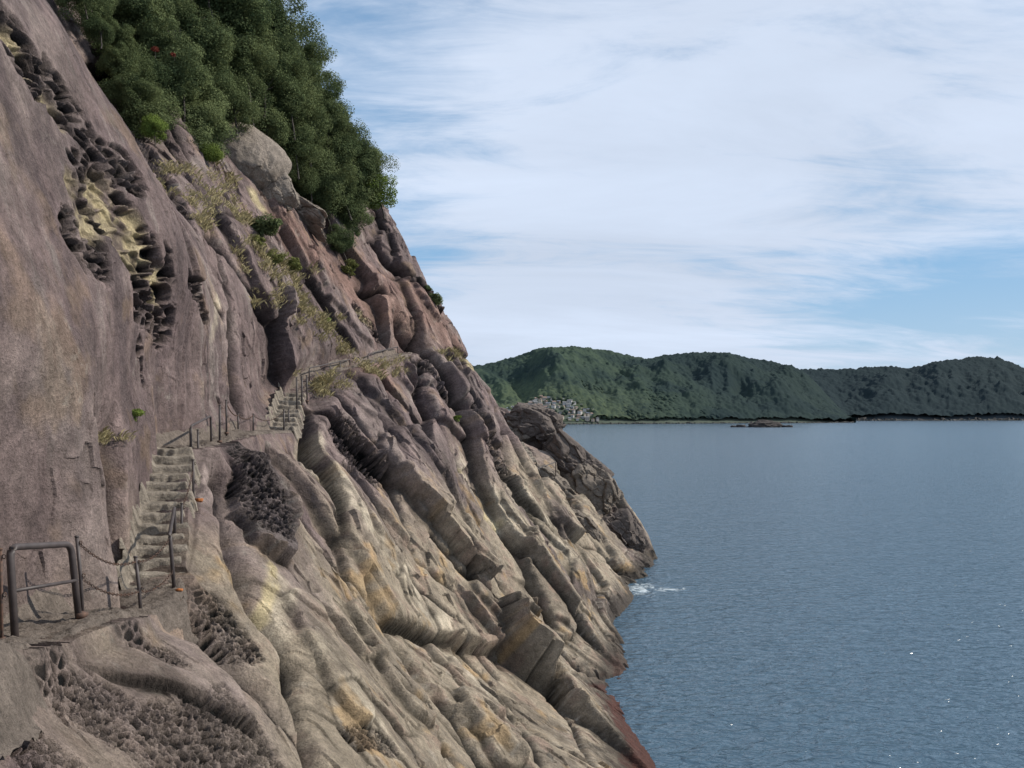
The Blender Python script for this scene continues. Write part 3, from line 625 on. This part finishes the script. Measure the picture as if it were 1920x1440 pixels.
# ------------------------------------------------------------------ sea
m,nt,b=newmat('sea_water'); L=nt.links.new
tc=N(nt,'ShaderNodeTexCoord')
b.inputs['Roughness'].default_value=.16; b.inputs['IOR'].default_value=1.40
mpw=N(nt,'ShaderNodeMapping'); mpw.inputs['Rotation'].default_value=(0,0,math.radians(20)); mpw.inputs['Scale'].default_value=(1,1.7,1)
L(tc.outputs['Object'],mpw.inputs['Vector'])
w1=N(nt,'ShaderNodeTexNoise',Scale=1.35,Detail=3.,Roughness=.5,Distortion=.4); w2=N(nt,'ShaderNodeTexNoise',Scale=.22,Detail=4.,Roughness=.6)
L(mpw.outputs['Vector'],w1.inputs['Vector']); L(mpw.outputs['Vector'],w2.inputs['Vector'])
bb=N(nt,'ShaderNodeBump',Strength=1.,Distance=.22); L(w1.outputs['Fac'],bb.inputs['Height'])
bc=N(nt,'ShaderNodeBump',Strength=1.,Distance=.36); L(w2.outputs['Fac'],bc.inputs['Height']); L(bb.outputs['Normal'],bc.inputs['Normal'])
L(bc.outputs['Normal'],b.inputs['Normal'])
def foam(cx_,cy_,sx_,sy_):
    sx=N(nt,'ShaderNodeVectorMath',operation='SUBTRACT'); sx.inputs[1].default_value=(cx_,cy_,-13); L(tc.outputs['Object'],sx.inputs[0])
    sm=N(nt,'ShaderNodeVectorMath',operation='MULTIPLY'); sm.inputs[1].default_value=(1/sx_,1/sy_,0); L(sx.outputs[0],sm.inputs[0])
    ln=N(nt,'ShaderNodeVectorMath',operation='LENGTH'); L(sm.outputs[0],ln.inputs[0])
    ml=N(nt,'ShaderNodeMath',operation='MULTIPLY_ADD'); ml.inputs[1].default_value=-.22; L(ln.outputs['Value'],ml.inputs[0]); L(fn.outputs['Fac'],ml.inputs[2]); return ml.outputs[0]
fn=N(nt,'ShaderNodeTexNoise',Scale=1.3,Detail=7.,Roughness=.75,Distortion=1.2); L(tc.outputs['Object'],fn.inputs['Vector'])
mxf=N(nt,'ShaderNodeMath',operation='MAXIMUM'); L(foam(9.5,58,2.4,3.6),mxf.inputs[0]); L(foam(11.6,57.6,2.4,1.1),mxf.inputs[1])
mr=N(nt,'ShaderNodeMapRange'); mr.inputs['From Min'].default_value=.39; mr.inputs['From Max'].default_value=.54; L(mxf.outputs[0],mr.inputs['Value'])
cm=N(nt,'ShaderNodeMix',data_type='RGBA'); cm.inputs['A'].default_value=(.052,.098,.140,1); cm.inputs['B'].default_value=(.55,.62,.65,1); L(mr.outputs[0],cm.inputs['Factor'])
L(cm.outputs['Result'],b.inputs['Base Color'])
M_sea=m
tag(link('sea',pymesh('sea',[(-9000,-300,SEA),(12000,-300,SEA),(12000,16000,SEA),(-9000,16000,SEA)],[(0,1,2,3)],M_sea)),'wide calm rippled blue sea','sea',kind='structure')

# ------------------------------------------------------------------ far hills
M_hillA=simple('far_hill_ground',(.060,.078,.058),.95,.3,.02); M_hillB=simple('farther_hill_ground',(.033,.047,.056),.95,.2,.01)  # haze of distance put into the farther hill's bluish colour
def hill(name,top,shore_d,ridge_d,label,mat,px0,px1,seed,npx=260,nd=70,rel=.27):
    tx=[a for a,_ in top]; ty=[b_ for _,b_ in top]
    def zf(px,k):
        px=np.asarray(px,float); k=np.asarray(k,float)
        ds=np.interp(px,[px0,px1],shore_d); dr=np.interp(px,[px0,px1],ridge_d); d=ds+(dr-ds)*k
        zt=(HOR-np.interp(px,tx,ty))/F*dr-SEA
        q=np.stack([px*.015+k*.9,k*2.2,px*0+seed],-1).reshape(-1,3); nz=(fbm(q,1.,4,.5,seed=seed)*1.3).reshape(px.shape)
        prof=np.where(k<1,np.clip(k,0,1)**.8,1-(k-1)*.9)
        z=SEA+zt*prof+nz*zt*rel*np.clip(k,0,1)*np.clip(1-k,0,1)*4.2
        return (px-960)/F*d,d,np.where(k<=0,SEA-2,z)
    PX,K=np.meshgrid(np.linspace(px0,px1,npx),np.linspace(0,1.6,nd),indexing='ij'); x,d,z=zf(PX,K)
    V=np.stack([x,d,z],-1).reshape(-1,3); i_=np.arange(npx*nd).reshape(npx,nd); Fc=np.stack([i_[:-1,:-1],i_[1:,:-1],i_[1:,1:],i_[:-1,1:]],-1).reshape(-1,4)
    tag(link(name,npmesh(name,V,Fc,mat)),label,'hill',kind='structure'); return zf
topA=[(560,730),(700,715),(890,692),(950,682),(1000,665),(1040,659),(1075,657),(1140,663),(1180,672),(1210,676),(1260,670),(1300,668),(1345,667),(1400,675),(1440,682),(1480,692),(1505,702),(1530,722),(1560,755),(1590,785),(1610,800)]
topB=[(1300,740),(1400,715),(1480,700),(1540,698),(1580,700),(1620,695),(1660,693),(1700,696),(1740,687),(1780,679),(1830,675),(1870,677),(1900,687),(1930,699),(2000,712),(2050,720),(2200,700),(2400,740)]
zA=hill('hills',topA,(860,1300),(1300,1800),'green wooded hill with the village at its foot',M_hillA,560,1610,3)
zB=hill('hills',topB,(1650,1950),(2200,2700),'darker wooded hills farther off to the right',M_hillB,1300,2400,9)
def canopy(name,zf,px0,px1,npx,nk,H,cell,mat,label,seed,clear=None):
    PX,K=np.meshgrid(np.linspace(px0,px1,npx),np.linspace(.012,1.25,nk),indexing='ij'); x,d,z=zf(PX,K)
    V=np.stack([x,d,z],-1).reshape(-1,3).astype(np.float32); q=V*np.array([1,1,.0],dtype=np.float32); q[:,2]=seed
    f1,f2=voro(q,1/cell,seed); h1,h2=voro(q,1/(cell*2.3),seed+3)
    h=H*(.45+.50*(1-f1*1.3)+.50*(1-h1)+.6*fbm(q,1/(cell*6),3,.5,seed=seed))
    if clear is not None:
        cl=clear(PX.ravel(),K.ravel()); h=h*(1-cl)-.3*cl
    V[:,2]+=h
    i_=np.arange(npx*nk).reshape(npx,nk); Fc=np.stack([i_[:-1,:-1],i_[1:,:-1],i_[1:,1:],i_[:-1,1:]],-1).reshape(-1,4)
    tag(link(name,npmesh(name,V,Fc,mat)),label,'forest',kind='stuff')
def crowns(name,zf,px0,px1,kmax,cnt,R,mat,label,seed,clear=None):
    r=np.random.default_rng(seed); bm=bmesh.new(); bmesh.ops.create_icosphere(bm,subdivisions=2,radius=1); B=np.array([v.co[:] for v in bm.verts]); BF=np.array([[v.index for v in f.verts] for f in bm.faces]); bm.free()
    px=r.uniform(px0,px1,cnt); k=r.random(cnt)**1.4*kmax+.02
    if clear is not None: m_=r.random(cnt)>clear(px,k)*.93; px=px[m_]; k=k[m_]
    x,d,z=zf(px,k); c=np.stack([x,d,z],-1); rad=R*(.5+.8*r.random(len(px))**1.5)
    var=[B*(1+.34*fbm(B,1.9,3,seed=40+j))[:,None] for j in range(8)]
    vi=r.integers(0,8,len(px)); hz=.7+.3*r.random(len(px)); VV=np.stack(var)[vi]*rad[:,None,None]*np.stack([hz*0+1,hz*0+1,hz],-1)[:,None,:]+c[:,None,:]+np.array([0,0,1])*rad[:,None,None]*.9
    FF=(BF[None]+(np.arange(len(px))*len(B))[:,None,None]).reshape(-1,3)
    tag(link(name,npmesh(name,VV.reshape(-1,3),FF,mat)),label,'forest',kind='stuff')
def fmat(name,c1,c2,low,dark,cell):
    m,nt,b=newmat(name); L=nt.links.new; g=N(nt,'ShaderNodeNewGeometry'); r=N(nt,'ShaderNodeValToRGB')
    tc=N(nt,'ShaderNodeTexCoord'); no=N(nt,'ShaderNodeTexNoise',Scale=.010,Detail=4.); L(tc.outputs['Object'],no.inputs['Vector'])
    n3=N(nt,'ShaderNodeTexNoise',Scale=1/cell,Detail=4.,Roughness=.65); L(tc.outputs['Object'],n3.inputs['Vector'])
    fz=N(nt,'ShaderNodeMapRange'); fz.inputs['From Min'].default_value=.35; fz.inputs['From Max'].default_value=.68; L(n3.outputs['Fac'],fz.inputs['Value'])
    ad=N(nt,'ShaderNodeMath',operation='MULTIPLY_ADD'); ad.inputs[1].default_value=.40; L(fz.outputs[0],ad.inputs[0])
    q=N(nt,'ShaderNodeMapRange'); q.inputs['From Min'].default_value=.42; q.inputs['From Max'].default_value=.60; q.inputs['To Max'].default_value=.60; L(no.outputs['Fac'],q.inputs['Value']); L(q.outputs[0],ad.inputs[2])
    r.color_ramp.elements[0].color=(*c1,1); r.color_ramp.elements[1].color=(*c2,1); L(ad.outputs[0],r.inputs['Fac'])
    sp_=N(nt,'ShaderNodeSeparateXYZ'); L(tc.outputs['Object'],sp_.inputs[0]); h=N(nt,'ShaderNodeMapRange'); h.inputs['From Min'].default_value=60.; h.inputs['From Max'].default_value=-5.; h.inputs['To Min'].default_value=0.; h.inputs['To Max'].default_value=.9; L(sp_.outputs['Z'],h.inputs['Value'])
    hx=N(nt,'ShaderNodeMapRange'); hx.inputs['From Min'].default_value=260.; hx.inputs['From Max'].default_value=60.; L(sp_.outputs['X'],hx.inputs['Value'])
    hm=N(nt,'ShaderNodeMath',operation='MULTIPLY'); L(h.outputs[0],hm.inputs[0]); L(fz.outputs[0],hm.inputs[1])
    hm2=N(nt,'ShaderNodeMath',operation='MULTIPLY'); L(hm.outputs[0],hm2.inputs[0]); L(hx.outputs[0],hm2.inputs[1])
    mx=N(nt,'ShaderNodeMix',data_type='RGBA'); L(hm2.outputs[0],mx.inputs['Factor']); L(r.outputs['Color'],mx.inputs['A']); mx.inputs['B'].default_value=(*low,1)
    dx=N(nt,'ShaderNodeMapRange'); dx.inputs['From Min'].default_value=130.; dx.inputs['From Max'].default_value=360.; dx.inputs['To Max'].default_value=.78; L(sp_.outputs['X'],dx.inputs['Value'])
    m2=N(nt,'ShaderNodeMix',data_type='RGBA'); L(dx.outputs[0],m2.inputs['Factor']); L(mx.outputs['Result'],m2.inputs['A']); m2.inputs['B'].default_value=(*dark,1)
    L(m2.outputs['Result'],b.inputs['Base Color']); b.inputs['Roughness'].default_value=1.; b.inputs['Specular IOR Level'].default_value=.05
    return m
def clr(px,k):
    return np.clip(ss(0,.03,(.20-.0011*np.abs(px-1000))-k)*ss(0,20,105-np.abs(px-1015)),0,1)
MfA=fmat('far_crowns',(.018,.031,.031),(.056,.080,.052),(.12,.14,.07),(.019,.031,.034),7.)  # blue-grey haze of distance mixed into the crown colours
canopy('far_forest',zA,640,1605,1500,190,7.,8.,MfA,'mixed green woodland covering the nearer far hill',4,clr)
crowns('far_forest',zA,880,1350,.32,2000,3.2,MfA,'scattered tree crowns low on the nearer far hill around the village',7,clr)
canopy('far_forest',zB,1400,2390,1300,120,11.,12.,fmat('farther_crowns',(.017,.028,.032),(.030,.044,.044),(.04,.05,.05),(.019,.030,.034),11.),'dark blue green woodland covering the farther hills',6)  # bluish crown colours carry painted distance haze
def shore(zf,px0,px1,h,label,seed,n=900):
    V=[]; px=np.linspace(px0,px1,n); hh=h*(.15+1.6*np.abs(fbm(np.stack([px*.13,px*0,px*0],-1),1.,5,.65,seed=seed)))
    for i in range(n):
        for k,z in ((-.03,-2),(-.012,.25),(0.0,.8),(.03,1.),(.06,.3)):
            x,d,_=zf(px[i],k); V.append((float(x),float(d)+6*T[i&63,int(k*100)&63,3],SEA+hh[i]*z+ (h*.2*T[(i*5)&63,int(k*100)&63,8] if z>0 else 0)))
    Fc=[(i*5+j,i*5+j+1,(i+1)*5+j+1,(i+1)*5+j) for i in range(n-1) for j in range(4)]
    tag(link('shore',npmesh('shore',V,Fc,M_shore,False)),label,'shore',kind='structure')
shore(zA,700,1600,4,'rocky shoreline below the nearer far hill',5); shore(zB,1400,2390,9,'rocky shoreline below the farther hills',7)
px_i=P(1435,800,13*F/(801-HOR))
blob('rock_islet',(px_i[0],px_i[1],SEA+.2),15,M_isl,'low dark rocky islet off the far shore','islet',61,5,.5,1.6,scl=(1.25,.7,.45),planes=14)
for q,(dx_,s_) in enumerate([(-25,4),(-33,2.5),(23,3.5)]):
    blob('sea_rock',(px_i[0]+dx_,px_i[1],SEA),s_,M_isl,['small sea rock just left of the islet','tiny sea rock farthest left of the islet','low sea rock just right of the islet'][q],'rock',63+q,3,.5,1.6,scl=(1.6,.8,.7),planes=10)
# village
wallm=[simple('house_wall_%s'%n_,c,.8,.1,.3) for n_,c in (('white',(.50,.48,.45)),('cream',(.44,.39,.32)),('grey',(.30,.29,.28)),('brown',(.24,.19,.155)))]
roofm=[simple('house_roof_%s'%n_,c,.8,.2,.5) for n_,c in (('grey',(.18,.18,.18)),('brown',(.25,.175,.14)),('blue',(.17,.19,.225)))]
M_glass=simple('window_glass',(.12,.13,.15),.3,.2,1)
def gable(l,w_,h,rh,mat):
    v=[(-l/2,-w_/2,h),(l/2,-w_/2,h),(l/2,w_/2,h),(-l/2,w_/2,h),(-l/2,0,h+rh),(l/2,0,h+rh)]
    return pymesh('roof',v,[(0,1,5,4),(3,4,5,2),(0,4,3),(1,2,5),(0,3,2,1)],mat)
hw=[];hr=[]
for m_ in wallm: hw.append(pymesh('wall',*box(0,0,1.4,9,7,6.8),m_))
for m_ in roofm: hr.append(gable(10.2,8.2,4.82,2.0,m_))
winm=pymesh('window',*box(0,0,0,1.6,.12,1.3),M_glass)
placed=[]; tries=0; rr=random.Random(12)
while len(placed)<135 and tries<8000:
    tries+=1
    px=rr.uniform(935,1122); k=rr.uniform(.012,.20)
    if k>.20-.0012*abs(px-1000): continue
    x,d,z=[float(q) for q in zA(px,k)]
    if any(abs(x-a)<5.2 and abs(d-b_)<7.5 for a,b_ in placed): continue
    placed.append((x,d)); wi=rr.choice([0,0,1,1,2,3]); ri=rr.choice([0,0,1,1,2])
    row='beside the shore' if k<.05 else ('halfway up the village' if k<.12 else 'high at the back of the village')
    side='left part' if px<1000 else ('middle' if px<1055 else 'right part')
    lb='small %s house with %s roof %s, %s'%(['white','cream','grey','brown'][wi],['grey','brown','blue'][ri],row,side)
    e=empty('village_house',(x,d,z)); tag(e,lb,'house','houses of the far village'); e.rotation_euler=(0,0,rr.uniform(-.6,.6)+(math.pi/2 if rr.random()<.3 else 0)); s_=rr.uniform(.42,.75); e.scale=(s_,s_,s_*rr.uniform(.85,1.2))
    link('wall',hw[wi],e); link('roof',hr[ri],e)
    for wx,wz in ((-2.6,3.4),(0,3.4),(2.6,3.4),(-2,1.0),(2,1.0)):
        link('window',winm,e,(wx,-3.53,wz))

# ------------------------------------------------------------------ world, sun, camera
S=Vector((.78,.14,.61)).normalized()
w_=bpy.data.worlds.new('World'); bpy.context.scene.world=w_; w_.use_nodes=True; nt=w_.node_tree; L=nt.links.new
bg=nt.nodes['Background']; sky=N(nt,'ShaderNodeTexSky'); sky.sky_type='NISHITA'; sky.sun_disc=False
sky.sun_elevation=math.asin(S.z); sky.sun_rotation=math.atan2(S.x,S.y); sky.air_density=1.2; sky.dust_density=.6; sky.ozone_density=1.5
tc=N(nt,'ShaderNodeTexCoord'); sep=N(nt,'ShaderNodeSeparateXYZ'); L(tc.outputs['Generated'],sep.inputs[0])
def MA(op,a,b_=None,c=None):
    n_=N(nt,'ShaderNodeMath',operation=op)
    for i,q in enumerate((a,b_,c)):
        if q is None: continue
        if isinstance(q,(int,float)): n_.inputs[i].default_value=q
        else: L(q,n_.inputs[i])
    return n_.outputs[0]
zc=MA('ADD',MA('MAXIMUM',sep.outputs['Z'],0.),.20)
U_=MA('DIVIDE',sep.outputs['X'],zc); V_=MA('DIVIDE',sep.outputs['Y'],zc)
cb=N(nt,'ShaderNodeCombineXYZ'); L(U_,cb.inputs[0]); L(V_,cb.inputs[1])
mp1=N(nt,'ShaderNodeMapping'); mp1.inputs['Rotation'].default_value=(0,0,math.radians(-32)); mp1.inputs['Scale'].default_value=(.6,1.5,1); L(cb.outputs[0],mp1.inputs['Vector'])
c1=N(nt,'ShaderNodeTexNoise',Scale=1.15,Detail=7.,Roughness=.58,Distortion=.6); L(mp1.outputs[0],c1.inputs['Vector'])
mp3=N(nt,'ShaderNodeMapping'); mp3.inputs['Rotation'].default_value=(0,0,math.radians(-30)); mp3.inputs['Scale'].default_value=(1.3,3.8,1); mp3.inputs['Location'].default_value=(3,7,0); L(cb.outputs[0],mp3.inputs['Vector'])
c3=N(nt,'ShaderNodeTexNoise',Scale=1.4,Detail=8.,Roughness=.66,Distortion=.8); L(mp3.outputs[0],c3.inputs['Vector'])
def dirg(px,py,sx_,sy_,amp):
    v=Vector(P(px,py,1.)).normalized(); sb=N(nt,'ShaderNodeVectorMath',operation='SUBTRACT'); sb.inputs[1].default_value=v; L(tc.outputs['Generated'],sb.inputs[0])
    m_=N(nt,'ShaderNodeVectorMath',operation='MULTIPLY'); m_.inputs[1].default_value=(1/sx_,1/sx_,1/sy_); L(sb.outputs[0],m_.inputs[0])
    l_=N(nt,'ShaderNodeVectorMath',operation='DOT_PRODUCT'); L(m_.outputs[0],l_.inputs[0]); L(m_.outputs[0],l_.inputs[1])
    return MA('MULTIPLY',MA('EXPONENT',MA('MULTIPLY',l_.outputs['Value'],-1.)),amp)
dens=MA('ADD',MA('MULTIPLY',c1.outputs['Fac'],1.1),MA('ADD',.27,MA('MULTIPLY',MA('SUBTRACT',c3.outputs['Fac'],.5),1.15)))
for a in [(1880,545,.20,.06,-.46),(1660,605,.18,.035,-.26),(600,20,.16,.14,-.36),(770,430,.10,.18,-.22),(1250,330,.28,.2,.16),(1050,600,.26,.12,.30),(1500,120,.3,.12,.08)]:
    dens=MA('ADD',dens,dirg(*a))
mr=N(nt,'ShaderNodeMapRange',interpolation_type='SMOOTHSTEP'); mr.inputs['From Min'].default_value=.36; mr.inputs['From Max'].default_value=1.0; mr.inputs['To Min'].default_value=.04; mr.inputs['To Max'].default_value=.97; L(dens,mr.inputs['Value'])
rz=N(nt,'ShaderNodeValToRGB'); rz.color_ramp.elements[0].position=0.; rz.color_ramp.elements[0].color=(.48,.65,.82,1); rz.color_ramp.elements[1].position=.6; rz.color_ramp.elements[1].color=(.15,.30,.54,1); L(sep.outputs['Z'],rz.inputs['Fac'])
e1=rz.color_ramp.elements.new(.18); e1.color=(.25,.49,.78,1)
sc10=N(nt,'ShaderNodeVectorMath',operation='SCALE'); sc10.inputs['Scale'].default_value=10.; L(rz.outputs['Color'],sc10.inputs[0])
mz=N(nt,'ShaderNodeMix',data_type='RGBA'); mz.inputs['Factor'].default_value=.88; L(sky.outputs[0],mz.inputs['A']); L(sc10.outputs[0],mz.inputs['B'])
cr=N(nt,'ShaderNodeMapRange'); cr.inputs['From Min'].default_value=.32; cr.inputs['From Max'].default_value=.70; cr.inputs['To Min'].default_value=.92; cr.inputs['To Max'].default_value=1.12; L(c1.outputs['Fac'],cr.inputs['Value'])
cc=N(nt,'ShaderNodeVectorMath',operation='SCALE'); cc.inputs[0].default_value=(6.5,7.4,8.95); L(cr.outputs[0],cc.inputs['Scale'])
mx=N(nt,'ShaderNodeMix',data_type='RGBA'); L(mr.outputs[0],mx.inputs['Factor'])
L(mz.outputs['Result'],mx.inputs['A']); L(cc.outputs[0],mx.inputs['B'])
L(mx.outputs['Result'],bg.inputs['Color']); bg.inputs['Strength'].default_value=.1
sd=bpy.data.lights.new('sun','SUN'); sd.energy=4.6; sd.angle=math.radians(.7); sd.color=(1,.93,.82)
so=bpy.data.objects.new('sun',sd); C.objects.link(so); so.rotation_euler=S.to_track_quat('Z','Y').to_euler()
cam=bpy.data.cameras.new('camera'); co=bpy.data.objects.new('camera',cam); C.objects.link(co)
cam.sensor_width=36; cam.lens=36*F/1920; cam.shift_y=(HOR-720)/1920; cam.clip_end=30000; cam.clip_start=.1
co.rotation_euler=(math.radians(90),0,0); bpy.context.scene.camera=co
sc_=bpy.context.scene; sc_.view_settings.view_transform='Standard'; sc_.view_settings.look='None'; sc_.view_settings.exposure=0
tick('done')
